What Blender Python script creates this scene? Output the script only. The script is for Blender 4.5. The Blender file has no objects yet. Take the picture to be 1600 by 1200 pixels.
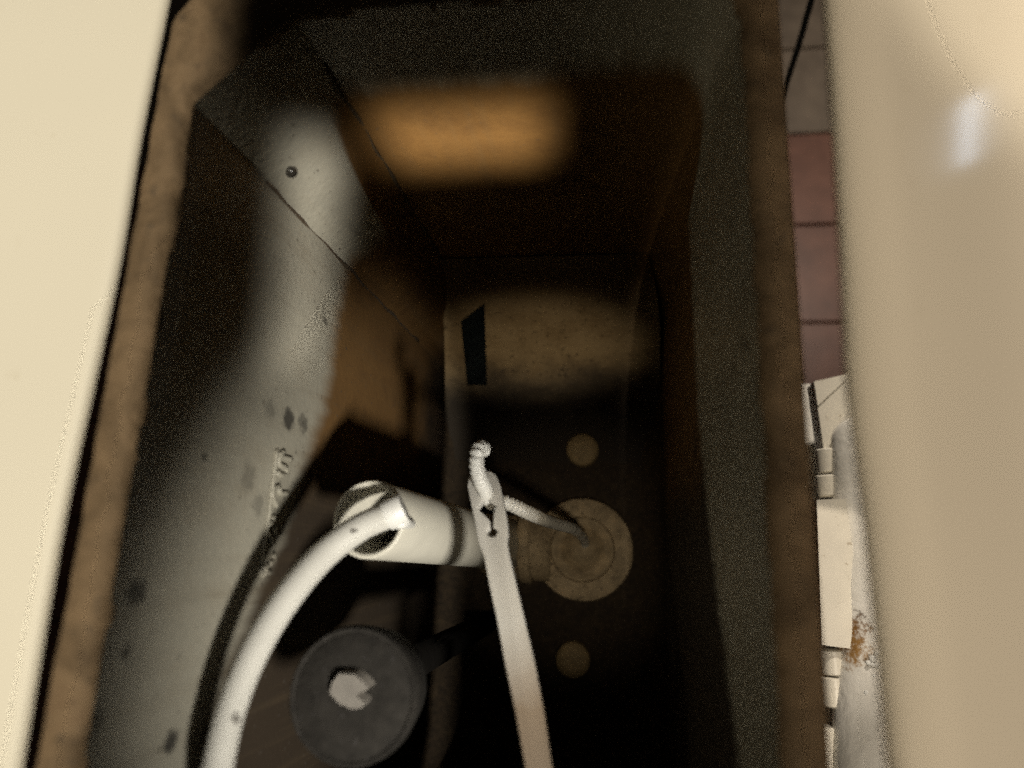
import bpy, bmesh, math, random
from mathutils import Vector, Matrix, Euler

random.seed(7)
R = math.radians
sc = bpy.context.scene
COL = sc.collection

# ------------------------------------------------------------------ camera
F = 1067.0                                    # focal length in photo pixels (1600 x 1200)
down = Vector((157, 267, 1067)).normalized()
far_ = Vector((157, -4360, 1067))
far_ = (far_ - down * far_.dot(down)).normalized()
Zc = -down
Yc = far_
Xc = Yc.cross(Zc)
M = Matrix((Xc, Yc, Zc))                      # image frame -> world
CAM = Vector((0, 0, 0.80))                    # 80 cm above the bathroom floor

cam_d = bpy.data.cameras.new('camera')
cam_d.sensor_width = 36.0
cam_d.lens = 24.0
cam_d.clip_start = 0.01
cam_d.clip_end = 20
cam_d.dof.use_dof = True
cam_d.dof.focus_distance = 0.285
cam_d.dof.aperture_fstop = 5.5
cam = bpy.data.objects.new('camera', cam_d)
cx, cy, cz = M @ Vector((1, 0, 0)), M @ Vector((0, -1, 0)), M @ Vector((0, 0, -1))
cam.matrix_world = Matrix(((cx.x, cy.x, cz.x, CAM.x), (cx.y, cy.y, cz.y, CAM.y),
                           (cx.z, cy.z, cz.z, CAM.z), (0, 0, 0, 1)))
COL.objects.link(cam)
sc.camera = cam

def ray(px, py):
    return M @ Vector((px - 800, py - 600, F))
def P(px, py, dp):                            # point dp metres below the lens
    d = ray(px, py)
    return CAM + d * (dp / -d.z)
def PX(px, py, X):                            # point on the plane x = X
    d = ray(px, py)
    return CAM + d * ((X - CAM.x) / d.x)
def PY(px, py, Y):
    d = ray(px, py)
    return CAM + d * ((Y - CAM.y) / d.y)

# ------------------------------------------------------------------ world, exposure, lamps
w = bpy.data.worlds.new('World')
sc.world = w
w.use_nodes = True
bg = w.node_tree.nodes['Background']
bg.inputs[0].default_value = (1.0, 0.86, 0.68, 1)
bg.inputs[1].default_value = 0.008
sc.view_settings.view_transform = 'Standard'
sc.view_settings.look = 'None'
sc.view_settings.exposure = 0
sc.view_settings.gamma = 1
sc.cycles.use_denoising = False
sc.cycles.max_bounces = 4
sc.cycles.diffuse_bounces = 2
sc.cycles.caustics_reflective = False
sc.cycles.caustics_refractive = False

def spot(name, loc, aim, tan_u, tan_v, power, color, radius, blend, udir=Vector((1, 0, 0))):
    """a lamp whose beam is an ellipse: half-widths tan_u along udir and tan_v across"""
    ld = bpy.data.lights.new(name, 'SPOT')
    ld.energy = power
    ld.color = color
    ld.shadow_soft_size = radius
    ld.spot_blend = blend
    big = max(tan_u, tan_v)
    ld.spot_size = 2 * math.atan(big)
    o = bpy.data.objects.new(name, ld)
    z = (Vector(loc) - Vector(aim)).normalized()
    x = (udir - z * udir.dot(z)).normalized()
    y = z.cross(x)
    sx, sy = tan_u / big, tan_v / big
    o.matrix_world = Matrix(((x.x * sx, y.x * sy, z.x, loc[0]), (x.y * sx, y.y * sy, z.y, loc[1]),
                             (x.z * sx, y.z * sy, z.z, loc[2]), (0, 0, 0, 1)))
    COL.objects.link(o)
    return o

def beam(name, loc, aim, su, sv, spread, power, color, udir):
    """a rectangular lamp with a narrow spread: throws a soft-edged four-sided patch"""
    ld = bpy.data.lights.new(name, 'AREA')
    ld.shape = 'RECTANGLE'
    ld.size, ld.size_y = su, sv
    ld.spread = R(spread)
    ld.energy = power
    ld.color = color
    o = bpy.data.objects.new(name, ld)
    z = (Vector(loc) - Vector(aim)).normalized()
    x = (udir - z * udir.dot(z)).normalized()
    y = z.cross(x)
    o.matrix_world = Matrix(((x.x, y.x, z.x, loc[0]), (x.y, y.y, z.y, loc[1]), (x.z, y.z, z.z, loc[2]), (0, 0, 0, 1)))
    COL.objects.link(o)

RIM = 0.145                                   # depth of the tank rim below the lens
ZR = CAM.z - RIM
XL = P(222, 600, RIM).x                       # inner faces of the tank
XR = P(1192, 600, RIM).x
YF = P(600, 4, RIM).y
YN = P(600, 1200, RIM).y - 0.084
FLOOR_D = 0.42
ZF = CAM.z - FLOOR_D
WARM = (1.0, 0.87, 0.66)

# unseen fill lamps added for the lid and the left wall
spot('lid_fill', (-0.146, 0.02, 1.70), (-0.149, 0.02, ZR), 0.046, 0.42, 43.0, (1.0, 0.92, 0.74), 0.008, 0.3)
spot('left_fill_lamp', (0.12, -0.16, 1.45), P(400, 930, 0.18), 0.115, 0.07, 1.7, (1.0, 0.93, 0.78), 0.05, 1.0)
# unseen fill lamps added over the right cover and its far end
spot('cover_fill', (0.13, -0.42, 1.70), (0.092, -0.06, ZR), 0.0525, 0.42, 32.0, (1.0, 0.87, 0.70), 0.012, 0.35)
spot('cover_far_fill', (0.13, 0.22, 1.70), (0.098, 0.158, ZR), 0.052, 0.075, 24.0, (1.0, 0.91, 0.74), 0.012, 0.4)
# key lamp low at the near right corner: rakes over the right rim into the tank
KEY_LOC = Vector((0.140, -0.175, CAM.z + 0.100))
spot('key_lamp', KEY_LOC, PX(466, 880, XL) - Vector((0, 0, 0.027)), 0.215, 0.143, 11.0, (1.0, 0.95, 0.85), 0.022, 0.35, udir=Vector((0, 1, 0.10)))
wa, wb = PX(497, 245, XL), PX(470, 560, XL)
beam('left_wall_beam', Vector((0.02, -0.05, CAM.z + 0.05)), (wa + wb) / 2, (wa - wb).length * 0.95, 0.0135, 5.0, 0.0075, (1.0, 0.95, 0.85), wa - wb)  # added beam, throws the lit band on the left wall
beam('far_wall_beam', Vector((0.0, -0.10, CAM.z + 0.05)), PY(724, 214, YF), 0.055, 0.020, 5.0, 0.0120, (1.0, 0.88, 0.66), Vector((1, 0, 0)))  # added beam, throws the four-sided lit patch on the far wall
spot('slope_fill', Vector((0.015, -0.03, CAM.z + 0.03)), P(835, 545, 0.37), 0.17, 0.09, 2.8, (1.0, 0.86, 0.62), 0.006, 1.0)  # added fill that lifts the far slope
spot('valve_fill', Vector((0.015, -0.03, CAM.z + 0.03)), P(890, 845, 0.40), 0.20, 0.20, 1.1, (1.0, 0.84, 0.60), 0.006, 1.0)  # added fill that lifts the flush valve
# unseen fill lamp added along the gap between the tank and the cover
spot('gap_fill', (0.16, 0.80, 0.95), P(1315, 760, 0.42), 0.10, 0.45, 26.0, (1.0, 0.88, 0.72), 0.02, 0.5)
spot('tile_fill', (0.42, 0.75, 1.5), P(1275, 270, 0.80), 0.18, 0.26, 22.0, (1.0, 0.86, 0.72), 0.03, 0.9)  # added fill that brightens the floor tiles
spot('right_wall_fill', (-0.25, -0.42, 1.55), (XR + 0.004, 0.0, ZR - 0.03), 0.056, 0.27, 5.0, (1.0, 0.88, 0.60), 0.03, 0.9)  # added fill that brightens the right wall
for n_ in ('lid_fill', 'cover_fill', 'cover_far_fill', 'gap_fill', 'right_wall_fill', 'tile_fill'):
    bpy.data.lights[n_].specular_factor = 0.0
# bluish tube lamp that the glossy cover mirrors
def tube_lamp():
    ld = bpy.data.lights.new('window_tube', 'AREA')
    ld.shape = 'RECTANGLE'
    ld.size, ld.size_y = 0.010, 0.055
    ld.energy = 0.018
    ld.color = (0.72, 0.84, 1.0)
    th = R(25)
    n = Vector((math.sin(th), 0, math.cos(th)))
    p = P(1466, 243, 0.150)
    v = (p - CAM).normalized()
    r = v - n * (2 * v.dot(n))
    o = bpy.data.objects.new('window_tube', ld)
    loc = p + r * 0.55
    z = r
    y = (Vector((0, 1, 0)) + Vector((0.45, 0, 0)))
    y = (y - z * y.dot(z)).normalized()
    x = y.cross(z)
    o.matrix_world = Matrix(((x.x, y.x, z.x, loc.x), (x.y, y.y, z.y, loc.y), (x.z, y.z, z.z, loc.z), (0, 0, 0, 1)))
    COL.objects.link(o)
tube_lamp()

# ------------------------------------------------------------------ materials
def nodes(name):
    m = bpy.data.materials.new(name)
    m.use_nodes = True
    nt = m.node_tree
    return m, nt, nt.nodes['Principled BSDF']

def N(nt, t, **kw):
    n = nt.nodes.new(t)
    for k, v in kw.items():
        setattr(n, k, v)
    return n

def math_(nt, op, a, b=None, clamp=False):
    n = N(nt, 'ShaderNodeMath', operation=op, use_clamp=clamp)
    for i, v in enumerate((a, b)):
        if v is None:
            continue
        if isinstance(v, (int, float)):
            n.inputs[i].default_value = v
        else:
            nt.links.new(v, n.inputs[i])
    return n.outputs[0]

def noise(nt, scale, detail=4, rough=0.6, vec=None, distort=0.0):
    n = N(nt, 'ShaderNodeTexNoise')
    n.inputs['Scale'].default_value = scale
    n.inputs['Detail'].default_value = detail
    n.inputs['Roughness'].default_value = rough
    n.inputs['Distortion'].default_value = distort
    if vec is None:
        vec = N(nt, 'ShaderNodeNewGeometry').outputs['Position']
    nt.links.new(vec, n.inputs['Vector'])
    return n.outputs['Fac']

def ramp(nt, fac, stops):
    n = N(nt, 'ShaderNodeValToRGB')
    e = n.color_ramp.elements
    while len(e) < len(stops):
        e.new(0.5)
    for k, (p, c) in enumerate(stops):
        e[k].position = p
        e[k].color = (c[0], c[1], c[2], 1) if not isinstance(c, (int, float)) else (c, c, c, 1)
    nt.links.new(fac, n.inputs[0])
    return n.outputs[0]

def mix(nt, fac, a, b, mode='MIX'):
    n = N(nt, 'ShaderNodeMix', data_type='RGBA', blend_type=mode)
    for sock, v in ((n.inputs[0], fac), (n.inputs[6], a), (n.inputs[7], b)):
        if isinstance(v, (int, float)):
            sock.default_value = v
        elif isinstance(v, tuple):
            sock.default_value = (v[0], v[1], v[2], 1)
        else:
            nt.links.new(v, sock)
    return n.outputs[2]

def bump(nt, bs, h, strength, dist=0.001):
    n = N(nt, 'ShaderNodeBump')
    n.inputs['Strength'].default_value = strength
    n.inputs['Distance'].default_value = dist
    nt.links.new(h, n.inputs['Height'])
    nt.links.new(n.outputs[0], bs.inputs['Normal'])

def blotch(nt, pos, pt, rad, warp):
    """a dirt mark with a ragged outline round one point"""
    d = N(nt, 'ShaderNodeVectorMath', operation='DISTANCE')
    nt.links.new(pos, d.inputs[0])
    d.inputs[1].default_value = pt
    ring = math_(nt, 'DIVIDE', d.outputs['Value'], rad)
    ring = math_(nt, 'ADD', ring, math_(nt, 'MULTIPLY', math_(nt, 'SUBTRACT', warp, 0.5), 1.9))
    n = N(nt, 'ShaderNodeMapRange', interpolation_type='SMOOTHSTEP')
    nt.links.new(ring, n.inputs[0])
    n.inputs[1].default_value = 0.45
    n.inputs[2].default_value = 1.05
    n.inputs[3].default_value = 1.0
    n.inputs[4].default_value = 0.0
    return n.outputs[0]

def simple(name, base, var=0.15, scale=60, rough=0.5, bumpy=0.0, coat=0.0, spec=0.5, speck=None):
    m, nt, bs = nodes(name)
    f = noise(nt, scale)
    c = ramp(nt, f, [(0.3, tuple(x * (1 - var) for x in base)), (0.7, tuple(min(1, x * (1 + var)) for x in base))])
    if speck:
        g = noise(nt, speck[0], 2, 0.5)
        c = mix(nt, ramp(nt, g, [(speck[1], 0.0), (speck[1] + 0.06, speck[3])]), c, speck[2])
    nt.links.new(c, bs.inputs['Base Color'])
    bs.inputs['Roughness'].default_value = rough
    bs.inputs['Coat Weight'].default_value = coat
    bs.inputs['Coat Roughness'].default_value = 0.12
    bs.inputs['Specular IOR Level'].default_value = spec
    if bumpy:
        bump(nt, bs, noise(nt, scale * 4), bumpy)
    return m

def basin_material():
    m, nt, bs = nodes('stained_ceramic')
    pos = N(nt, 'ShaderNodeNewGeometry').outputs['Position']
    sep = N(nt, 'ShaderNodeSeparateXYZ')
    nt.links.new(pos, sep.inputs[0])
    big = noise(nt, 28, 5, 0.65, pos)
    fine = noise(nt, 420, 3, 0.6, pos)
    # streaks that run down the wall
    mp = N(nt, 'ShaderNodeMapping')
    mp.inputs['Scale'].default_value = (160, 160, 9)
    nt.links.new(pos, mp.inputs[0])
    streak = noise(nt, 1.0, 4, 0.6, mp.outputs[0])
    clean = ramp(nt, big, [(0.25, (0.25, 0.235, 0.19)), (0.55, (0.335, 0.315, 0.255)), (0.8, (0.29, 0.26, 0.20))])
    # rusty deposit under the old water line, which climbs towards the far wall
    wl = math_(nt, 'SUBTRACT', CAM.z, sep.outputs[2])
    lev = N(nt, 'ShaderNodeFloatCurve')
    y01 = math_(nt, 'DIVIDE', math_(nt, 'SUBTRACT', sep.outputs[1], YN), YF - YN)
    nt.links.new(y01, lev.inputs['Value'])
    cvs = lev.mapping.curves[0]
    def at_y(y):
        return (y - YN) / (YF - YN)
    pts_ = [(0.0, 0.170), (at_y(-0.045), 0.192), (at_y(0.0), 0.222), (at_y(0.05), 0.246), (at_y(YF - 0.0105), 0.255), (at_y(YF - 0.0080), 0.210), (at_y(YF - 0.0050), 0.186), (at_y(YF - 0.0006), 0.177), (1.0, 0.176)]
    while len(cvs.points) < len(pts_):
        cvs.points.new(0.5, 0.5)
    for q, (u_, v_) in zip(cvs.points, pts_):
        q.location = (u_, v_)
        q.handle_type = 'VECTOR'
    lev.mapping.update()
    lim = lev
    d = math_(nt, 'SUBTRACT', wl, lim.outputs[0])
    d = math_(nt, 'ADD', d, math_(nt, 'MULTIPLY', math_(nt, 'SUBTRACT', streak, 0.5), 0.012))
    rust_f = N(nt, 'ShaderNodeMapRange', interpolation_type='SMOOTHSTEP')
    nt.links.new(d, rust_f.inputs[0])
    rust_f.inputs[1].default_value = -0.008
    rust_f.inputs[2].default_value = 0.008
    rust = ramp(nt, big, [(0.2, (0.065, 0.031, 0.010)), (0.5, (0.15, 0.080, 0.025)), (0.85, (0.09, 0.046, 0.015))])
    # shade painted over the rust, darker towards the near end
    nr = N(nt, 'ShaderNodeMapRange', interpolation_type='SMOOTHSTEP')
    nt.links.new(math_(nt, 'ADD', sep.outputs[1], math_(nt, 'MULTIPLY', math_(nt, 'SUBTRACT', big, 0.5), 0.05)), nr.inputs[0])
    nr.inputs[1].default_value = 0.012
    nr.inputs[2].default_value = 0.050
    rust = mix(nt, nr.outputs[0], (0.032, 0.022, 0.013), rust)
    # dark sludge near the bottom
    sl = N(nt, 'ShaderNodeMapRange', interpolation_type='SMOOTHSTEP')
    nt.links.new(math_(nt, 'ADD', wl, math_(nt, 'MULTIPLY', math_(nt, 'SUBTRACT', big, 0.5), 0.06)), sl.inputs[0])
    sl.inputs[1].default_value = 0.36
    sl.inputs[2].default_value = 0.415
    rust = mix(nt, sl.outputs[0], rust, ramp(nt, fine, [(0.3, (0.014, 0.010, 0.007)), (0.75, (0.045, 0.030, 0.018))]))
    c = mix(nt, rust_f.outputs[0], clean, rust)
    # yellowing streaks
    c = mix(nt, ramp(nt, streak, [(0.52, 0.0), (0.75, 0.22)]), c, (0.12, 0.085, 0.045))
    # pin-prick specks
    c = mix(nt, ramp(nt, fine, [(0.66, 0.0), (0.72, 0.75)]), c, (0.06, 0.05, 0.04))
    warp = noise(nt, 260, 4, 0.7, pos)
    for px, py, rad, k in ((448, 656, .0050, .85), (470, 662, .0045, .6), (212, 925, .0045, .75), (196, 1020, .0022, .7), (265, 1158, .0036, .9),
                           (318, 713, .0016, .85), (385, 745, .0055, .35), (245, 500, .0030, .7), (505, 500, .0030, .6),
                           (480, 228, .0016, .6), (420, 640, .0042, .35), (400, 790, .0040, .35), (150, 1130, .003, .5)):
        c = mix(nt, math_(nt, 'MULTIPLY', blotch(nt, pos, PX(px, py, XL), rad, warp), k), c, (0.035, 0.033, 0.03))
    for px, py, rad, k in ((1166, 540, .0030, .9), (1190, 515, .0022, .6), (1145, 350, .0022, .6)):
        c = mix(nt, math_(nt, 'MULTIPLY', blotch(nt, pos, PX(px, py, XR), rad, warp), k), c, (0.03, 0.03, 0.03))
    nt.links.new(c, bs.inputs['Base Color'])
    nt.links.new(math_(nt, 'ADD', 0.42, math_(nt, 'MULTIPLY', rust_f.outputs[0], 0.4)), bs.inputs['Roughness'])
    bs.inputs['Specular IOR Level'].default_value = 0.3
    bump(nt, bs, fine, 0.25, 0.0008)
    return m

def rim_material():
    m, nt, bs = nodes('raw_brown_clay')
    a = noise(nt, 60, 6, 0.7, None, 0.6)
    b = noise(nt, 260, 4, 0.7)
    c = ramp(nt, a, [(0.25, (0.05, 0.028, 0.012)), (0.42, (0.115, 0.074, 0.037)), (0.58, (0.185, 0.122, 0.066)), (0.8, (0.10, 0.055, 0.025))])
    c = mix(nt, ramp(nt, b, [(0.58, 0.0), (0.72, 0.7)]), c, (0.04, 0.03, 0.02))
    nt.links.new(c, bs.inputs['Base Color'])
    bs.inputs['Roughness'].default_value = 0.8
    bump(nt, bs, b, 0.6, 0.002)
    return m

def glaze(name, base, rough):
    m, nt, bs = nodes(name)
    a = noise(nt, 9, 3, 0.5)
    b = noise(nt, 130, 3, 0.6)
    c = ramp(nt, a, [(0.3, tuple(x * .95 for x in base)), (0.7, base)])
    c = mix(nt, ramp(nt, b, [(0.66, 0.0), (0.76, 0.25)]), c, (0.42, 0.33, 0.2))
    nt.links.new(c, bs.inputs['Base Color'])
    bs.inputs['Roughness'].default_value = rough
    bump(nt, bs, noise(nt, 14, 2, 0.5), 0.05, 0.004)
    return m

def plastic(name, base, stain_pts, stain=(0.12, 0.09, 0.06), fade=None):
    """white plastic with specks; fade = (point a, point b, colour): painted stain and shade growing from a to b"""
    m, nt, bs = nodes(name)
    pos = N(nt, 'ShaderNodeNewGeometry').outputs['Position']
    a = noise(nt, 90, 4, 0.6, pos)
    c = ramp(nt, a, [(0.3, tuple(x * .9 for x in base)), (0.7, base)])
    if fade:
        p, q, col = fade
        ax = (q - p)
        dot = N(nt, 'ShaderNodeVectorMath', operation='DOT_PRODUCT')
        sub = N(nt, 'ShaderNodeVectorMath', operation='SUBTRACT')
        nt.links.new(pos, sub.inputs[0])
        sub.inputs[1].default_value = p
        nt.links.new(sub.outputs[0], dot.inputs[0])
        dot.inputs[1].default_value = ax / ax.length_squared
        t = math_(nt, 'ADD', dot.outputs['Value'], math_(nt, 'MULTIPLY', math_(nt, 'SUBTRACT', a, 0.5), 0.5))
        c = mix(nt, ramp(nt, t, [(0.0, 0.0), (1.0, 0.85)]), c, col)
    warp = noise(nt, 600, 3, 0.7, pos)
    for pt, rad in stain_pts:
        c = mix(nt, blotch(nt, pos, pt, rad, warp), c, stain)
    nt.links.new(c, bs.inputs['Base Color'])
    bs.inputs['Roughness'].default_value = 0.38
    return m

MAT = {}
MAT['basin'] = basin_material()
MAT['rim'] = rim_material()
MAT['lid'] = glaze('cream_glaze', (0.80, 0.745, 0.63), 0.55)
MAT['cover'] = glaze('cream_gloss', (0.75, 0.67, 0.54), 0.11)
MAT['seam'] = simple('dark_seam_dirt', (0.06, 0.042, 0.025), 0.3, 200, 0.8)
MAT['tape'] = simple('black_tape', (0.012, 0.016, 0.018), 0.4, 90, 0.25, 0.9)
MAT['pipe'] = simple('offwhite_pvc', (0.56, 0.535, 0.455), 0.06, 80, 0.35)
MAT['pipe_in'] = simple('yellowed_pvc', (0.6,0.56,0.45), 0.1, 120, 0.5)
MAT['valve'] = simple('silted_plastic', (0.36, 0.285, 0.185), 0.35, 130, 0.7, 0.4, speck=(500, 0.62, (0.05, 0.035, 0.02), 0.7))
MAT['valve_dark'] = simple('silted_rubber', (0.33, 0.26, 0.165), 0.4, 160, 0.7, 0.4)
MAT['bolt'] = simple('silted_bolt_cap', (0.30, 0.225, 0.12), 0.2, 200, 0.7, 0.3, speck=(700, 0.62, (0.08, 0.06, 0.03), 0.7))
MAT['float'] = simple('dark_grey_float', (0.0185, 0.0165, 0.014), 0.3, 260, 0.85, 0.3, spec=0.15, speck=(600, 0.64, (0.035, 0.032, 0.03), 0.6))
MAT['shaded_bolt'] = simple('shaded_bolt_cap', (0.022, 0.016, 0.010), 0.3, 200, 0.8, 0.3)  # darker copy of the bolt cap, shade painted in
MAT['shaft'] = simple('black_shaded_shaft', (0.004, 0.0035, 0.003), 0.3, 200, 0.95, spec=0.05)  # near-black: shade below the float painted into the colour
MAT['nub'] = simple('greyed_plastic', (0.17, 0.155, 0.135), 0.15, 200, 0.6)
MAT['cord'] = simple('white_cord', (0.66, 0.65, 0.61), 0.04, 300, 0.4)
MAT['hole_dirt'] = simple('black_slime', (0.02, 0.018, 0.015), 0.3, 200, 0.2)
MAT['white_pl'] = simple('white_hinge_plastic', (0.74, 0.70, 0.61), 0.06, 60, 0.35, speck=(300, 0.68, (0.25, 0.18, 0.1), 0.5))
MAT['bowl'] = None
MAT['tan_tile'] = simple('tan_floor_tile', (0.33, 0.27, 0.21), 0.25, 30, 0.4, 0.1)
MAT['pink_tile'] = simple('pink_floor_tile', (0.36, 0.175, 0.125), 0.25, 30, 0.4, 0.1)
MAT['grout'] = simple('pale_grout', (0.30, 0.23, 0.15), 0.2, 90, 0.9)
MAT['cable'] = simple('black_rubber_cable', (0.012, 0.012, 0.012), 0.2, 90, 0.4)
MAT['water'] = None

# ------------------------------------------------------------------ mesh helpers
def link(name, me, mat, parent=None, smooth=True):
    o = bpy.data.objects.new(name, me)
    if mat:
        me.materials.append(mat)
    if smooth:
        me.polygons.foreach_set('use_smooth', [True] * len(me.polygons))
    COL.objects.link(o)
    if parent is not None:
        o.parent = parent
        o.matrix_parent_inverse = parent.matrix_world.inverted()
    return o

def build(name, bm, mat, parent=None, smooth=True, sharp=None):
    bmesh.ops.recalc_face_normals(bm, faces=bm.faces)
    if sharp is not None:
        for e in bm.edges:
            if len(e.link_faces) == 2 and e.calc_face_angle(0) > R(sharp):
                e.smooth = False
    me = bpy.data.meshes.new(name)
    bm.to_mesh(me)
    bm.free()
    return link(name, me, mat, parent, smooth)

def thing(name, label, cat, loc, group=None):
    o = bpy.data.objects.new(name, None)
    o.empty_display_size = 0.02
    o.matrix_world = Matrix.Translation(loc)
    o.location = loc
    COL.objects.link(o)
    return tag(o, label, cat, group)

def tag(o, label, cat, group=None):
    o['label'] = label
    o['category'] = cat
    if group:
        o['group'] = group
    return o

def catmull(pts, n):
    pts = [Vector(p) for p in pts]
    q = [pts[0] * 2 - pts[1]] + pts + [pts[-1] * 2 - pts[-2]]
    out = []
    for i in range(1, len(q) - 2):
        for k in range(n):
            t = k / n
            a, b, c, d = q[i - 1], q[i], q[i + 1], q[i + 2]
            out.append(0.5 * ((2 * b) + (c - a) * t + (2 * a - 5 * b + 4 * c - d) * t * t + (3 * b - a - 3 * c + d) * t ** 3))
    out.append(pts[-1])
    return out

def tube(bm, path, rad, seg=12, cap=True):
    """rad: number or function of (index, arclength, total)"""
    path = [Vector(p) for p in path]
    L = [0.0]
    for a, b in zip(path, path[1:]):
        L.append(L[-1] + (b - a).length)
    up = Vector((0.13, 0.37, 0.92)).normalized()
    prev, rings = None, []
    for i, p in enumerate(path):
        t = (path[min(i + 1, len(path) - 1)] - path[max(i - 1, 0)]).normalized()
        u = (prev if prev is not None else up)
        u = (u - t * u.dot(t)).normalized()
        prev = u
        v = t.cross(u)
        r = rad(i, L[i], L[-1]) if callable(rad) else rad
        rings.append([bm.verts.new(p + (u * math.cos(2 * math.pi * k / seg) + v * math.sin(2 * math.pi * k / seg)) * r) for k in range(seg)])
    for a, b in zip(rings, rings[1:]):
        for k in range(seg):
            bm.faces.new((a[k], a[(k + 1) % seg], b[(k + 1) % seg], b[k]))
    if cap:
        bm.faces.new(rings[0][::-1])
        bm.faces.new(rings[-1])
    return rings

def lathe(bm, origin, axis, prof, seg=48, closed=False):
    """prof: (radius, height along axis)"""
    axis = Vector(axis).normalized()
    u = axis.orthogonal().normalized()
    v = axis.cross(u)
    rings = []
    for r, h in prof:
        c = Vector(origin) + axis * h
        if r <= 1e-6:
            rings.append([bm.verts.new(c)])
        else:
            rings.append([bm.verts.new(c + (u * math.cos(2 * math.pi * k / seg) + v * math.sin(2 * math.pi * k / seg)) * r) for k in range(seg)])
    pairs = list(zip(rings, rings[1:]))
    if closed:
        pairs.append((rings[-1], rings[0]))
    for a, b in pairs:
        for k in range(seg):
            q = (k + 1) % seg
            if len(a) == 1 and len(b) == 1:
                continue
            if len(a) == 1:
                bm.faces.new((a[0], b[k], b[q]))
            elif len(b) == 1:
                bm.faces.new((a[k], a[q], b[0]))
            else:
                bm.faces.new((a[k], a[q], b[q], b[k]))

def prism(bm, top, off):
    """top: outline points; off: vector to the underside"""
    a = [bm.verts.new(p) for p in top]
    b = [bm.verts.new(Vector(p) + Vector(off)) for p in top]
    bm.faces.new(a)
    bm.faces.new(b[::-1])
    n = len(a)
    for i in range(n):
        bm.faces.new((a[i], b[i], b[(i + 1) % n], a[(i + 1) % n]))

def bevel(bm, w, seg=2, ang=30):
    es = [e for e in bm.edges if len(e.link_faces) == 2 and e.calc_face_angle(0) > R(ang)]
    bmesh.ops.bevel(bm, geom=es, offset=w, segments=seg, affect='EDGES', clamp_overlap=True)

def plate_with_holes(name, outlines, z0, frame, thick, bev, mat, parent=None):
    """flat plate cut from 2D outlines (first is the outer one), kept as one mesh"""
    cu = bpy.data.curves.new(name, 'CURVE')
    cu.dimensions = '2D'
    cu.fill_mode = 'BOTH'
    cu.extrude = thick / 2
    cu.bevel_depth = bev
    cu.bevel_resolution = 2
    cu.offset = -bev
    for pts in outlines:
        sp = cu.splines.new('POLY')
        sp.points.add(len(pts) - 1)
        for q, p in zip(sp.points, pts):
            q.co = (p[0], p[1], 0, 1)
        sp.use_cyclic_u = True
    tmp = bpy.data.objects.new(name + '_outline', cu)
    COL.objects.link(tmp)
    bpy.context.view_layer.update()
    me = bpy.data.meshes.new_from_object(tmp)
    bpy.data.objects.remove(tmp)
    bpy.data.curves.remove(cu)
    me.transform(frame)
    me.name = name
    bm = bmesh.new()
    bm.from_mesh(me)
    bmesh.ops.remove_doubles(bm, verts=bm.verts, dist=1e-6)
    bpy.data.meshes.remove(me)
    return build(name, bm, mat, parent, True, 35)

# ------------------------------------------------------------------ bathroom floor (structure) with its tiles
def floor():
    bm = bmesh.new()
    bmesh.ops.create_grid(bm, x_segments=1, y_segments=1, size=1.2)
    fl = build('floor', bm, MAT['grout'])
    fl['kind'] = 'structure'
    # joints seen in the gap between the tank and the cover
    ys = [P(1260, 80, 0.80).y, P(1260, 212, 0.80).y, P(1260, 355, 0.80).y]
    pitch = (ys[0] - ys[2]) / 2
    y0 = ys[1]
    x0 = P(1262, 150, 0.80).x - 0.135
    meshes = {}
    for i in range(-4, 4):
        for j in range(-9, 6):
            key = 'tan' if j >= 0 else 'pink'
            if key not in meshes:
                b = bmesh.new()
                bmesh.ops.create_cube(b, size=1.0)
                bmesh.ops.scale(b, vec=(0.2 - 0.003, pitch - 0.003, 0.006), verts=b.verts)
                bevel(b, 0.001, 1)
                o = build('floor_tile', b, MAT[key + '_tile'], fl, False)
                meshes[key] = o.data
            else:
                o = bpy.data.objects.new('floor_tile', meshes[key])
                COL.objects.link(o)
                o.parent = fl
            o.location = (x0 + (i + 0.5) * 0.2 - 0.1, y0 + (j + 0.5) * pitch, 0.002 + 0.0006 * random.random())
floor()

# black cable hanging down past the far end of the gap
bm = bmesh.new()
pa, pb = P(1268, 0, 0.42), P(1226, 140, 0.47)
tube(bm, catmull([pa + (pa - pb) * 1.2, pa, pa.lerp(pb, .5) + Vector((.0005, 0, 0)), pb, P(1205, 215, 0.50), P(1180, 330, 0.56)], 10), 0.0022, 10)
tag(build('cable', bm, MAT['cable']), 'thin black cable crossing the tan tiles in the gap beside the tank', 'cable')

# ------------------------------------------------------------------ toilet tank
tank = thing('toilet_tank', 'open grey ceramic toilet tank with rusty orange stain inside and a rough brown rim', 'toilet tank',
             ((XL + XR) / 2, (YF + YN) / 2, ZF - 0.03))

B_Y = PX(430, 300, XL).y
A_P = PY(530, 140, YF)

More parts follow.
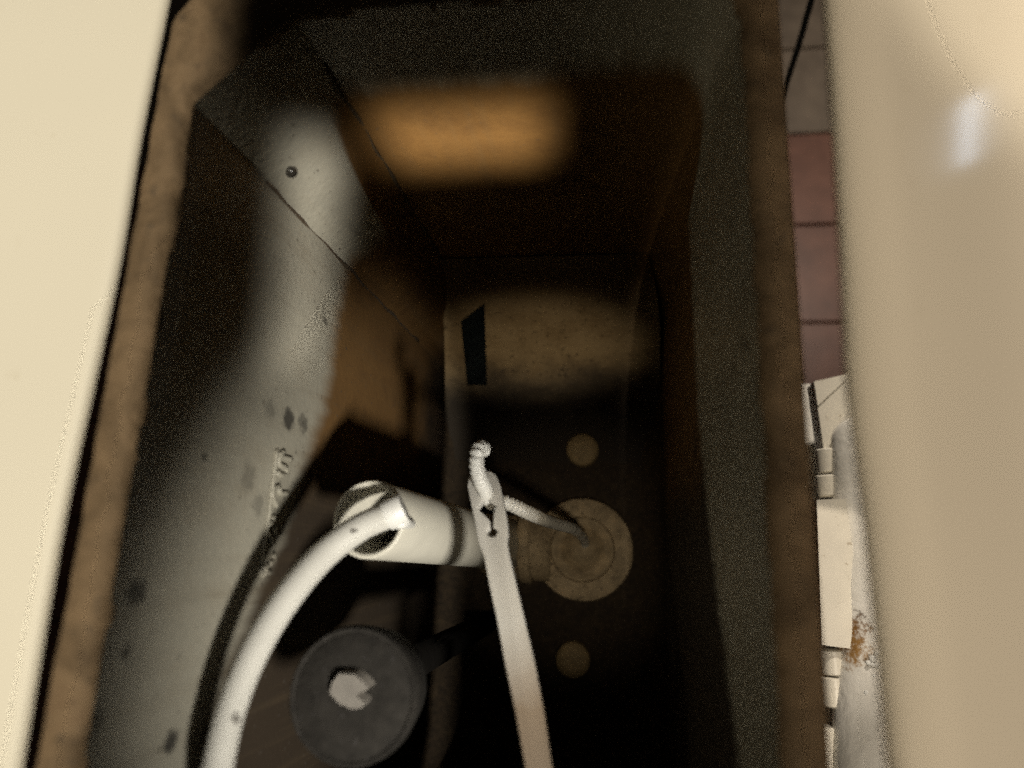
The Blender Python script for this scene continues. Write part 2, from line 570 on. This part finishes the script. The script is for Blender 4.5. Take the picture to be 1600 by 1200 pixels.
def inner_outline(grow=0.0, corner=0.0):
    """plan of the inner wall, counter-clockwise, starting at the near left; corner 0..1 opens the far left chamfer"""
    g = grow
    gr = grow * 0.80
    pts = []
    def arc(cx, cy, r, a0, a1, n=8):
        for k in range(n + 1):
            a = R(a0 + (a1 - a0) * k / n)
            pts.append(Vector((cx + r * math.cos(a), cy + r * math.sin(a), 0)))
    rr = 0.022
    arc(XL - g + rr, YN - g + rr, rr, 180, 270)
    arc(XR + gr - rr, YN - g + rr, rr, 270, 360)
    for k in range(1, 14):
        pts.append(Vector((XR + gr, YN + (YF - YN) * k / 15, 0)))
    arc(XR + gr - 0.014, YF + g - 0.014, 0.014, 0, 90)
    ax_ = XL + 0.006 + (A_P.x - XL - 0.006) * corner
    by_ = YF - 0.006 + (B_Y - YF + 0.006) * corner
    if g > 0.01:                                  # the outside corner is nearly square
        ax_, by_ = XL - 0.001, YF - 0.001
    pts.append(Vector((A_P.x * .35 + XR * .65 - 0.03, YF + g, 0)))
    pts.append(Vector((ax_ - g * 0.6, YF + g, 0)))
    pts.append(Vector((XL - g, by_ + g * 0.6, 0)))
    for k in range(1, 30):
        pts.append(Vector((XL - g, by_ + (YN + 0.03 - by_) * k / 30, 0)))
    return pts

def basin():
    bm = bmesh.new()
    base = inner_outline(0.0, 1.0)
    n = len(base)
    depths = [RIM + 0.0016, 0.155, 0.165, 0.18, 0.20, 0.22, 0.25, 0.28, 0.31, 0.34, 0.37, 0.40]
    rings = []
    for d in depths:
        t = max(0.0, min(1.0, (d - 0.150) / 0.045))
        ring = []
        for p in base:
            q = p.copy()
            c = Vector(((XL + XR) / 2, (YF + YN) / 2, 0))
            k = 0.006 * (d - RIM) / 0.25
            q.x += (1 if q.x < c.x else -1) * k * 0.4
            q.z = CAM.z - d
            ring.append(bm.verts.new(q))
        rings.append(ring)
    # rounded transition to the floor, then the floor itself
    for s in range(1, 6):
        a = s / 5 * math.pi / 2
        off = 0.02 * (1 - math.cos(a))
        ring = []
        for p, q in zip(base, rings[len(depths) - 1]):
            c = Vector(((XL + XR) / 2, (YF + YN) / 2, 0))
            v = q.co.copy()
            v.x += (off if p.x < c.x else -off)
            v.y += (off if p.y < c.y else -off) * min(1, abs(p.y - c.y) / 0.1)
            v.z = CAM.z - 0.40 - 0.02 * math.sin(a)
            ring.append(bm.verts.new(v))
        rings.append(ring)
    for a, b in zip(rings, rings[1:]):
        for k in range(n):
            bm.faces.new((a[k], a[(k + 1) % n], b[(k + 1) % n], b[k]))
    f = bm.faces.new(rings[-1])
    bmesh.ops.triangulate(bm, faces=[f])
    # outer skin
    o1 = inner_outline(0.012, 0.0)
    top = [bm.verts.new((p.x, p.y, ZR - 0.0045)) for p in o1]
    low = [bm.verts.new((p.x * 0.98, p.y * 0.98, ZF - 0.02)) for p in o1]
    for k in range(n):
        bm.faces.new((top[k], low[k], low[(k + 1) % n], top[(k + 1) % n]))
    bmesh.ops.triangulate(bm, faces=[bm.faces.new(low)])
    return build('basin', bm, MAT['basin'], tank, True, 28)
basin()

def rim():
    """rough unglazed top edge, chipped on the inside"""
    bm = bmesh.new()
    o_in, o_out = inner_outline(0.0, 1.0), inner_outline(0.012, 0.0)
    def dense(pts):
        out = []
        for a, b in zip(pts, pts[1:] + pts[:1]):
            m = max(1, int((b - a).length / 0.0022))
            out += [a.lerp(b, k / m) for k in range(m)]
        return out
    # sample both outlines by the same number of points
    out_i, out_o = [], []
    for (a, b), (c, d) in zip(zip(o_in, o_in[1:] + o_in[:1]), zip(o_out, o_out[1:] + o_out[:1])):
        m = max(1, int((b - a).length / 0.0018))
        for k in range(m):
            out_i.append(a.lerp(b, k / m))
            out_o.append(c.lerp(d, k / m))
    n = len(out_i)
    from mathutils import noise as mn
    rings = [[], [], [], [], []]
    for i in range(n):
        a, b = out_i[i], out_o[i]
        dr = (a - b).normalized()
        w1 = mn.noise(a * 70) * 0.0010 + mn.noise(a * 200) * 0.0005
        hz = mn.noise(a * 140 + Vector((3, 3, 3))) * 0.0007
        rings[0].append(bm.verts.new(a + dr * w1 * 0.3 + Vector((0, 0, ZR - 0.0040))))
        rings[1].append(bm.verts.new(a + dr * w1 + Vector((0, 0, ZR - 0.0008 + hz))))
        rings[2].append(bm.verts.new(a.lerp(b, 0.3) + Vector((0, 0, ZR + hz * 1.5))))
        rings[3].append(bm.verts.new(a.lerp(b, 0.8) + Vector((0, 0, ZR - hz))))
        rings[4].append(bm.verts.new(b + Vector((0, 0, ZR - 0.0045))))
    for p, q in zip(rings, rings[1:]):
        for k in range(n):
            bm.faces.new((p[k], p[(k + 1) % n], q[(k + 1) % n], q[k]))
    return build('rim', bm, MAT['rim'], tank)
rim()

def far_slope():
    """rounded ramp where the far wall runs out into the tank floor"""
    bm = bmesh.new()
    prof = []
    for k in range(13):
        t = k / 12
        a = t * math.pi / 2
        y = YF - 0.085 * (1 - math.cos(a)) - 0.001
        d = 0.305 + 0.113 * math.sin(a)
        prof.append((y, d))
    rows = []
    for y, d in prof:
        t = (d - 0.305) / 0.113
        xl = A_P.x + (PX(715, 690, XL).x + 0.006 - A_P.x) * t
        xr = XR - 0.003 - 0.012 * (1 - t) ** 2
        rows.append([bm.verts.new((xl + (xr - xl) * k / 10, y, CAM.z - d)) for k in range(11)])
    for a, b in zip(rows, rows[1:]):
        for k in range(10):
            bm.faces.new((a[k], a[k + 1], b[k + 1], b[k]))
    # side cheeks down to the floor so that the ramp is solid
    for side in (0, -1):
        vs = [r[side] for r in rows]
        c = bm.verts.new((vs[0].co.x, YF - 0.001, CAM.z - 0.419))
        for a, b in zip(vs, vs[1:]):
            bm.faces.new((a, b, c))
    return build('far_slope', bm, MAT['slope'], tank, True, 40)
def slope_material():
    m, nt, bs = nodes('silted_ceramic')
    pos = N(nt, 'ShaderNodeNewGeometry').outputs['Position']
    sep = N(nt, 'ShaderNodeSeparateXYZ')
    nt.links.new(pos, sep.inputs[0])
    big = noise(nt, 45, 5, 0.65, pos)
    fine = noise(nt, 420, 3, 0.6, pos)
    c = ramp(nt, big, [(0.25, (0.15, 0.10, 0.05)), (0.6, (0.25, 0.18, 0.10)), (0.85, (0.18, 0.12, 0.06))])
    c = mix(nt, ramp(nt, fine, [(0.60, 0.0), (0.66, 0.8)]), c, (0.05, 0.035, 0.02))
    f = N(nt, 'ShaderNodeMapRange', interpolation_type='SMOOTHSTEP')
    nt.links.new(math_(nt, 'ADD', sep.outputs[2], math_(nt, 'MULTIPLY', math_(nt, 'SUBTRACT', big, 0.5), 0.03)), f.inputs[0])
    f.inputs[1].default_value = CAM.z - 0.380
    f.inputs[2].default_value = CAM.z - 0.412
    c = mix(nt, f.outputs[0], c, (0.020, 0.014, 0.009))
    f2 = N(nt, 'ShaderNodeMapRange', interpolation_type='SMOOTHSTEP')
    nt.links.new(math_(nt, 'ADD', sep.outputs[2], math_(nt, 'MULTIPLY', math_(nt, 'SUBTRACT', big, 0.5), 0.03)), f2.inputs[0])
    f2.inputs[1].default_value = CAM.z - 0.355
    f2.inputs[2].default_value = CAM.z - 0.318
    c = mix(nt, f2.outputs[0], c, (0.085, 0.047, 0.017))
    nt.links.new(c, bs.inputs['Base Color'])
    nt.links.new(math_(nt, 'ADD', 0.36, math_(nt, 'MULTIPLY', f.outputs[0], 0.5)), bs.inputs['Roughness'])
    bump(nt, bs, fine, 0.5, 0.001)
    return m
MAT['slope'] = slope_material()
far_slope()

# casting seams in the wall
for fx, fy, d0, d1 in ((XL, B_Y, 0.186, 0.36), (A_P.x, YF, 0.165, 0.306)):
    bm = bmesh.new()
    tube(bm, [Vector((fx + 0.0096 * (d - RIM) + 0.0002 + random.uniform(-.0004, .0004), fy - 0.0001 + random.uniform(-.0005, .0005), CAM.z - d)) for d in [d0 + (d1 - d0) * k / 26 for k in range(27)]],
         lambda i, s_, L: 0.00055 + 0.0004 * math.sin(s_ * 210) * math.cos(s_ * 97), 8)
    build('wall_seam', bm, MAT['seam'], tank)

# raised casting marks on the left wall
def marks():
    bm = bmesh.new()
    strokes = [
        [(290, 250), (270, 420), (245, 620), (220, 800), (195, 960), (200, 1050)],
        [(330, 262), (300, 290), (335, 300), (375, 312)], [(340, 360), (352, 400), (320, 412), (290, 392)], [(300, 290), (302, 340), (345, 365)],
        [(300, 480), (265, 500), (260, 545), (288, 605)], [(300, 495), (312, 520), (352, 526)],
        [(262, 668), (272, 692)], [(240, 715), (290, 715), (316, 735), (302, 772), (268, 770), (288, 735)], [(225, 775), (250, 800), (265, 832)],
        [(262, 905), (275, 940), (240, 965)], [(230, 970), (213, 1005), (245, 1020)], [(205, 1030), (232, 1012)],
    ]
    for i, s in enumerate(strokes):
        pts = [PX(360 + u / 4, 640 + v / 4, XL + 0.0010) for u, v in s]
        tube(bm, catmull(pts, 5), 0.0007 if i == 0 else 0.00105, 8)
    return build('raised_marking', bm, MAT['basin'], tank)
marks()

# droplet on the wall
bm = bmesh.new()
k_ = 0.0096 * 0.045
ca, cb = Vector((XL + k_, B_Y, 0)), Vector((A_P.x + k_, YF, 0))
cn = Vector((cb.y - ca.y, -(cb.x - ca.x), 0)).normalized()      # faces into the tank
dr = ray(453, 266)
p0 = CAM + dr * ((ca - CAM).dot(cn) / dr.dot(cn)) + cn * 0.0006
lathe(bm, p0, cn, [(0.0, -0.0012), (0.0017, -0.0006), (0.0021, 0.0004), (0.0015, 0.0014), (0.0006, 0.0019), (0.0, 0.0020)], 20)
bmesh.ops.translate(bm, verts=bm.verts, vec=(0, 0, 0))
tag(build('droplet', bm, MAT['hole_dirt']), 'glistening dark droplet stuck on the upper left tank wall', 'droplet')

# black tape hanging over the slope
def tape():
    bm = bmesh.new()
    rows = []
    n = 14
    for k in range(n + 1):
        t = k / n
        y = 480 + 122 * t
        xl, xr = 720 + 10 * t, 757 + 4 * t
        row = []
        for j in range(5):
            s = j / 4
            yy = y + (28 * (1 - t) * (1 - s)) - 6 * (1 - t)
            # land on the ramp: solve along the ray
            lo, hi = 0.25, 0.43
            for _ in range(40):
                mid = (lo + hi) / 2
                q = P(xl + (xr - xl) * s, yy, mid)
                dy = max(0.0, min(1.0, (YF - 0.001 - q.y) / 0.085))
                a = math.acos(1 - dy)
                surf = 0.305 + 0.113 * math.sin(a)
                if mid < surf:
                    lo = mid
                else:
                    hi = mid
            q = P(xl + (xr - xl) * s, yy, lo - 0.002 - 0.0006 * math.sin(9 * t + 2 * s))
            row.append(bm.verts.new(q))
        rows.append(row)
    for a, b in zip(rows, rows[1:]):
        for j in range(4):
            bm.faces.new((a[j], a[j + 1], b[j + 1], b[j]))
    bmesh.ops.solidify(bm, geom=bm.faces[:], thickness=0.0006)
    return build('tape_strip', bm, MAT['tape'], None, True, 40)
tag(tape(), 'short strip of shiny black tape on the brown slope at the far end', 'tape')

# ------------------------------------------------------------------ lid on the left rim
def lid():
    bm = bmesh.new()
    d_top = RIM - 0.0030
    edge = [(285, -140), (258, 0), (215, 210), (183, 400), (140, 600), (96, 800), (60, 1000), (26, 1200), (0, 1340)]
    pts = [P(x, y, d_top) for x, y in catmull([Vector((a, b, 0)) for a, b in edge], 4) for x, y in ((x, y),)] if False else \
          [P(v.x, v.y, d_top) for v in catmull([Vector((a, b, 0)) for a, b in edge], 4)]
    # cross-section from the far left in to the edge and back underneath
    prof = [(-0.30, 0.0), (-0.2, 0.0), (-0.1, 0.0), (-0.03, 0.0), (-0.0085, 0.0), (-0.006, 0.0), (-0.004, 0.0), (-0.0022, -0.0001), (-0.0009, -0.0005), (-0.0002, -0.0013), (0.0, -0.0018), (-0.0008, -0.0021), (-0.006, -0.0022), (-0.30, -0.0022)]
    rows = [[bm.verts.new(p + Vector((dx, 0, dz))) for dx, dz in prof] for p in pts]
    m = len(prof)
    for a, b in zip(rows, rows[1:]):
        for k in range(m):
            bm.faces.new((a[k], a[(k + 1) % m], b[(k + 1) % m], b[k]))
    bm.faces.new(rows[0][::-1])
    bm.faces.new(rows[-1])
    return build('tank_lid', bm, MAT['lid'], None, True, 60)
tag(lid(), 'cream glazed slab lid pushed aside at the left above the brown tank rim', 'tank lid')

# ------------------------------------------------------------------ raised cover on the right
def cover():
    bm = bmesh.new()
    d = RIM - 0.022
    edge = [(1255, -700), (1285, -340), (1318, 0), (1333, 200), (1346, 400), (1358, 600), (1384, 800), (1406, 1000), (1428, 1200), (1444, 1340)]
    pts = [P(v.x, v.y, d) for v in catmull([Vector((a, b, 0)) for a, b in edge], 4)]
    th = R(25)
    e = Vector((math.cos(th), 0, -math.sin(th)))       # runs right and down, away from the tank
    nrm = Vector((math.sin(th), 0, math.cos(th)))
    prof = [(0.30, 0.0), (0.15, 0.0), (0.06, 0.0), (0.02, 0.0), (0.0125, 0.0), (0.0105, 0.0), (0.008, -0.0002), (0.0035, -0.0012), (0.001, -0.0024), (0.0, -0.0045), (0.001, -0.0066), (0.0035, -0.0078), (0.008, -0.0085), (0.30, -0.0085)]
    rows = [[bm.verts.new(p + e * a + nrm * b) for a, b in prof] for p in pts]
    m = len(prof)
    for a, b in zip(rows, rows[1:]):
        for k in range(m):
            bm.faces.new((a[k], a[(k + 1) % m], b[(k + 1) % m], b[k]))
    bm.faces.new(rows[0][::-1])
    bm.faces.new(rows[-1])
    return build('toilet_cover', bm, MAT['cover'], None, True, 60)
tag(cover(), 'glossy cream cover with rounded edge at the right, reflecting a pale blue streak', 'toilet cover')

# ------------------------------------------------------------------ white bowl deck and hinge in the gap
def bowl_material():
    m, nt, bs = nodes('wet_white_ceramic')
    pos = N(nt, 'ShaderNodeNewGeometry').outputs['Position']
    c = ramp(nt, noise(nt, 30, 4, 0.6, pos), [(0.3, (0.70, 0.68, 0.63)), (0.7, (0.80, 0.78, 0.74))])
    warp = noise(nt, 330, 4, 0.75, pos)
    for px, py, rad, col in ((1352, 968, .0060, (0.05, 0.03, 0.015)), (1340, 988, .0070, (0.2, 0.1, 0.03)), (1345, 1018, .0085, (0.3, 0.17, 0.06)),
                             (1366, 980, .0035, (0.1, 0.08, 0.06)), (1330, 1008, .0040, (0.22, 0.12, 0.04)), (1362, 1040, .0055, (0.42, 0.30, 0.16))):
        c = mix(nt, blotch(nt, pos, P(px, py, ROD_D - 0.008), rad * 1.3, warp), c, col)
    nt.links.new(c, bs.inputs['Base Color'])
    bs.inputs['Roughness'].default_value = 0.14
    bump(nt, bs, noise(nt, 160, 3, 0.6, pos), 0.3, 0.002)
    return m
ROD_D = 0.36
MAT['bowl'] = bowl_material()
bowl = thing('toilet_bowl', 'white ceramic bowl edge in the gap beside the tank, wet and spotted with brown dirt', 'toilet bowl', P(1330, 1000, 0.46))
bm = bmesh.new()                                        # rounded bowl edge, running towards the viewer
path = [P(1342, 658, ROD_D + 0.012), P(1346, 700, ROD_D + 0.006), P(1352, 780, ROD_D + 0.004), P(1360, 900, ROD_D), P(1366, 1000, ROD_D), P(1370, 1100, ROD_D - 0.004), P(1374, 1200, ROD_D - 0.01), P(1380, 1340, ROD_D - 0.01)]
tube(bm, catmull(path, 8), lambda i, s, L: 0.0135 + 0.005 * min(1, s / (0.7 * L)) - 0.010 * max(0, 1 - s / 0.012) ** 2, 24)
build('rolled_edge', bm, MAT['bowl'], bowl)
bm = bmesh.new()
prism(bm, [P(1230, 600, 0.41), P(1430, 600, 0.41), P(1460, 1400, 0.41), P(1230, 1400, 0.41)], (0, 0, -0.05))
bevel(bm, 0.004, 3)
build('rear_deck', bm, MAT['bowl'], bowl)
bm = bmesh.new()
for k in range(34):
    px = random.gauss(1372, 9)
    py = 1020 + 150 * random.random()
    c = P(px, py, ROD_D - 0.018)
    r = random.uniform(0.0006, 0.0018)
    lathe(bm, c, (0.1, 0, 1), [(0, -r * .8), (r, -r * .3), (r * .8, r * .4), (0, r * .7)], 8)
wd = build('water_drops', bm, None, bowl)
wm, nt, bs = nodes('water_film')
bs.inputs['Base Color'].default_value = (0.8, 0.8, 0.78, 1)
bs.inputs['Roughness'].default_value = 0.03
bs.inputs['Specular IOR Level'].default_value = 0.8
wd.data.materials.append(wm)
wd['kind'] = 'stuff'

hinge = thing('seat_hinge', 'white plastic seat hinge of blocks and barrels in the narrow gap right of the tank', 'seat hinge', P(1300, 800, 0.41))
def block(name, quad, d, h, bev=0.0012, mat=None):
    b = bmesh.new()
    prism(b, [P(x, y, d) for x, y in quad], (0, 0, -h))
    bevel(b, bev, 2)
    return build(name, b, mat or MAT['white_pl'], hinge, True, 50)
def barrel(name, y0, y1, x0, x1, d):
    b = bmesh.new()
    r = (x1 - x0) / 2 * d / F
    a, c = P((x0 + x1) / 2 - 2, y0, d + r), P((x0 + x1) / 2 + 2, y1, d + r)
    ax = c - a
    lathe(b, a, ax, [(0, 0), (r * .85, 0), (r, r * .12), (r, ax.length - r * .12), (r * .85, ax.length), (0, ax.length)], 24)
    return build(name, b, MAT['white_pl'], hinge, True, 40)
block('bracket', [(1272, 597), (1334, 583), (1336, 640), (1318, 720), (1290, 720)], 0.374, 0.014)
b = bmesh.new()                                        # added wedge, stands in for a lit triangle on the bracket
t = [P(1272, 596, 0.3736), P(1335, 582, 0.3736), P(1278, 634, 0.3731)]
prism(b, t, (0, 0, -0.006))
bevel(b, 0.0005, 1)
build('lit_wedge', b, MAT['white_pl'], hinge, False)
barrel('barrel', 702, 740, 1278, 1312, 0.366)
barrel('barrel', 743, 777, 1278, 1314, 0.364)
block('hinge_plate', [(1276, 781), (1322, 779), (1338, 900), (1333, 1014), (1284, 1008)], 0.349, 0.02)
barrel('barrel', 1014, 1054, 1284, 1320, 0.352)
barrel('barrel', 1057, 1104, 1286, 1322, 0.352)
block('hinge_plate', [(1286, 1136), (1302, 1138), (1326, 1168), (1336, 1290), (1290, 1290)], 0.352, 0.02)

# ------------------------------------------------------------------ flush valve with overflow tube
VD = 0.405
valve = thing('flush_valve', 'brown silted flush valve disc with an off-white overflow tube leaning left', 'flush valve', P(910, 858, FLOOR_D - 0.001))
vc = P(910, 858, VD)
bm = bmesh.new()
r = 77 * VD / F
lathe(bm, vc, (0, 0, 1), [(0.018, -0.003), (0.0185, 0.0), (r - 0.003, 0.0), (r - 0.0008, -0.0008), (r, -0.003), (r, -0.012)], 64)
build('valve_disc', bm, MAT['valve'], valve, True, 40)
bm = bmesh.new()
lathe(bm, vc, (0, 0, 1), [(0.0, 0.0050), (0.004, 0.0045), (0.008, 0.0022), (0.0115, -0.0025), (0.0150, -0.0040), (0.0176, 0.0012), (0.0182, -0.002)], 48)
build('flapper_cup', bm, MAT['valve_dark'], valve)
for k in range(7):
    a = R(18 + k * 360 / 7)
    u = Vector((math.cos(a), math.sin(a), 0))
    v = Vector((-u.y, u.x, 0))
    bm = bmesh.new()
    q = [vc + u * 0.0195 - v * .0008, vc + u * (r - .004) - v * .0008, vc + u * (r - .004) + v * .0008, vc + u * 0.0195 + v * .0008]
    prism(bm, [p + Vector((0, 0, 0.0022)) for p in q], (0, 0, -0.002))
    build('rib', bm, MAT['valve_dark'], valve, False)
bm = bmesh.new()                                        # seat elbow joining tube and disc
e0, e1 = P(770, 853, VD + 0.004), P(862, 858, VD + 0.004)
tube(bm, [e0 + (e0 - e1) * .15, e0, e0.lerp(e1, .5), e1], lambda i, s, L: 0.0185 if i else 0.016, 32)
build('elbow', bm, MAT['valve'], valve)
bm = bmesh.new()
lathe(bm, P(822, 853, VD - 0.012), (1, 0.02, 0), [(0.0186, -0.003), (0.0205, -0.002), (0.0205, 0.003), (0.0186, 0.004)], 40)
build('elbow_collar', bm, MAT['valve'], valve)

TT, TB = P(575, 811, 0.215), P(792, 852, 0.408)
ax = TT - TB
tl = ax.length
ax.normalize()
ro = 62.5 * 0.215 / F
ot = ro - 0.0019
bm = bmesh.new()
lathe(bm, TB, ax, [(ro * 1.25, 0), (ro * 1.06, tl * .35), (ro, tl - 0.001), (ro - 0.0003, tl - 0.0003), (ro - 0.0007, tl), (ot + 0.0003, tl - 0.0003), (ot, tl - 0.001), (ot * .98, tl * .5), (ot * .95, tl * .1)], 64)
otube = build('overflow_tube', bm, MAT['pipe'], valve, True, 60)
# three bolt caps on the tank floor
CAPG = 'bolt caps on the tank floor'
cap_src = None
for px, py, rp, lab in ((910, 702, 25, 'round brown bolt cap on the tank floor just beyond the flush valve disc'),
                        (895, 1032, 25, 'dim round bolt cap on the dark tank floor nearer than the flush valve disc'),
                        (742, 1182, 38, 'dark bolt cap at the bottom edge left of the white lever arm')):
    rr = 25 * 0.41 / F
    if cap_src is None:
        bm = bmesh.new()
        lathe(bm, (0, 0, 0), (0, 0, 1), [(rr, -0.010), (rr, -0.001), (rr * .93, 0.0002), (rr * .55, 0.0012), (0, 0.0016)], 40)
        o = cap_src = build('bolt_cap', bm, MAT['bolt'])
    else:
        o = cap_src.copy()
        COL.objects.link(o)
    o.location = P(px, py, 0.41)
    o.scale = (rp / 25, rp / 25, 1)
    if rp > 30:
        o.data = o.data.copy()
        o.data.materials[0] = MAT['shaded_bolt']
    tag(o, lab, 'bolt cap', CAPG)

# ------------------------------------------------------------------ fill valve float
FD = 0.196
fv = thing('fill_valve', 'dark grey round float cup with a pale broken stub on top', 'fill valve', P(760, 970, FLOOR_D))
fc = P(549, 1088, FD)
rf = 101 * FD / F
bm = bmesh.new()
lathe(bm, fc, (0.04, 0.03, 1), [(0, 0.0), (rf * .5, 0.0), (rf * .86, -0.0004), (rf * .89, -0.0008), (rf * .91, -0.0004), (rf * .96, -0.0004), (rf * .985, -0.0012), (rf, -0.004), (rf * .9, -0.02), (rf * .7, -0.032), (0, -0.032)], 64)
build('float_cup', bm, MAT['float'], fv, True, 50)
bm = bmesh.new()
stub = [(518, 1068), (529, 1053), (553, 1054), (568, 1066), (576, 1077), (562, 1082), (556, 1088), (570, 1098), (564, 1107), (548, 1108), (530, 1100), (515, 1084)]
prism(bm, [P(x, y, FD - 0.003) for x, y in stub], (0.001, 0.001, -0.0029))
bevel(bm, 0.0012, 2)
build('stub', bm, MAT['nub'], fv, True, 60)
bm = bmesh.new()
fb = Vector((fc.x, fc.y, ZF + 0.0005))
tube(bm, [fc - Vector((0, 0, .03)), fb], 0.006, 24)
build('shaft', bm, MAT['shaft'], fv)

# ------------------------------------------------------------------ refill hose clipped to the tube
hp = [(622, 797, .2090), (602, 807, .2080), (560, 826, .203), (505, 868, .197), (450, 932, .188), (402, 1010, .180), (366, 1095, .174), (344, 1180, .170), (332, 1265, .168), (338, 1370, .176), (370, 1430, .200), (420, 1440, .235), (470, 1420, .27)]
hpath = catmull([P(x, y, d) for x, y, d in hp], 10)
MAT['hose'] = plastic('white_hose', (0.56, 0.545, 0.495), [(P(553, 830, .199), .0014), (P(383, 1103, .170), .0026), (P(372, 1122, .170), .0020), (P(366, 1150, .167), .0018)], (0.07, 0.06, 0.05))
hose = thing('refill_hose', 'soft white refill hose curving up from the lower left into the overflow tube', 'hose', P(400, 1010, .19))
bm = bmesh.new()
tube(bm, hpath, lambda i, s, L: 0.0040 + 0.0003 * math.sin(s * 60), 24)
build('hose', bm, MAT['hose'], hose)
# clip: collar on the hose end and a hook over the tube wall
h0, h1 = P(625, 796, .2085), P(604, 806, .2080)
bm = bmesh.new()
lathe(bm, h0, h1 - h0, [(0.0, -0.0016), (0.0046, -0.0014), (0.0049, -0.0006), (0.0049, 0.0042), (0.0046, 0.0048), (0.0040, 0.0048)], 28)
build('clip_collar', bm, MAT['cord'], hose, True, 40)
bm = bmesh.new()
path = [P(607, 815, .2105), P(616, 818, .2085), P(628, 818, .2085), P(636, 817, .213), P(643, 819, .226)]
for off in (0,):
    tube(bm, catmull(path, 6), 0.0017, 10)
build('clip_hook', bm, MAT['cord'], hose)

# ------------------------------------------------------------------ lever arm
L0, L1 = P(764, 745, .235), P(845, 1210, .203)
lx = (L1 - L0).normalized()
side = Vector((1, 0, 0.10))
lzv = lx.cross(side).normalized()
if lzv.z < 0:
    lzv = -lzv
ly = lzv.cross(lx).normalized()
def on_lever(px, py):
    d = ray(px, py)
    t = (L0 - CAM).dot(lzv) / d.dot(lzv)
    q = CAM + d * t - L0
    return (q.dot(lx), q.dot(ly))
frame = Matrix(((lx.x, ly.x, lzv.x, L0.x), (lx.y, ly.y, lzv.y, L0.y), (lx.z, ly.z, lzv.z, L0.z), (0, 0, 0, 1)))
outer = [(731, 762), (733, 750), (743, 742), (756, 738), (768, 738), (777, 745), (783, 762), (789, 792), (794, 820), (795, 838), (793, 850), (797, 870), (809, 920), (823, 980), (836, 1036), (850, 1110), (863, 1200), (880, 1300), (924, 1560),
         (880, 1560), (836, 1300), (821, 1200), (805, 1110), (790, 1040), (777, 970), (765, 915), (757, 872), (748, 848), (744, 824), (737, 790)]
hole = [(759, 779), (764, 787), (774, 795), (770, 803), (769.5, 812), (769.5, 824), (773, 826), (775, 831), (772, 836), (768, 837.5), (764, 835), (762.5, 830), (766, 824), (765.5, 814), (761, 808), (752, 798), (757, 790)]
MAT['lever'] = plastic('white_lever', (0.50, 0.485, 0.45), [(CAM + (P(788, 915, .2245) - CAM) * 1.0, .0028)], (0.2, 0.17, 0.14),
                       fade=(P(800, 975, .217), P(834, 1110, .209), (0.19, 0.13, 0.075)))  # brown stain and shade painted in along the arm
lever = thing('trip_lever', 'flat white lever arm with a diamond keyhole at its tip, brown with painted stain and shade towards the bottom', 'lever', L1)
plate_with_holes('arm', [[on_lever(*p) for p in outer], [on_lever(764 + (x - 764) * 1.35, 808 + (y - 808) * 1.12) for x, y in hole]], 0, frame, 0.0016, 0.0007, MAT['lever'], lever)

bm = bmesh.new()
hub = Vector((0, YN + 0.0195, 0))
q0 = L0 + lx * on_lever(902, 1545)[0] + ly * on_lever(902, 1545)[1]
lathe(bm, Vector((q0.x, YN + 0.001, q0.z)), (0, 1, 0), [(0, 0), (0.011, 0), (0.011, 0.005), (0.006, 0.006), (0.006, q0.y - YN), (0, q0.y - YN + 0.001)], 24)
build('pivot_boss', bm, MAT['lever'], lever, True, 40)

# ------------------------------------------------------------------ lift cord
cp = [(757, 703, .221), (750, 700, .218), (746, 712, .216), (745, 728, .217), (750, 748, .221), (757, 763, .227), (763, 778, .235), (769, 786, .243), (783, 783, .245), (800, 789, .247), (825, 801, .254), (850, 812, .268), (875, 820, .296), (898, 828, .336), (912, 842, .385), (914, 852, .404)]
cpath = catmull([P(x, y, d) for x, y, d in cp], 26)
bm = bmesh.new()
tube(bm, cpath, lambda i, s, L: 0.00235 + 0.0003 * math.sin(s / 0.0019 * 2 * math.pi), 14)
tag(build('lift_cord', bm, MAT['cord']), 'ribbed white cord looped through the lever tip and running to the valve disc', 'cord')
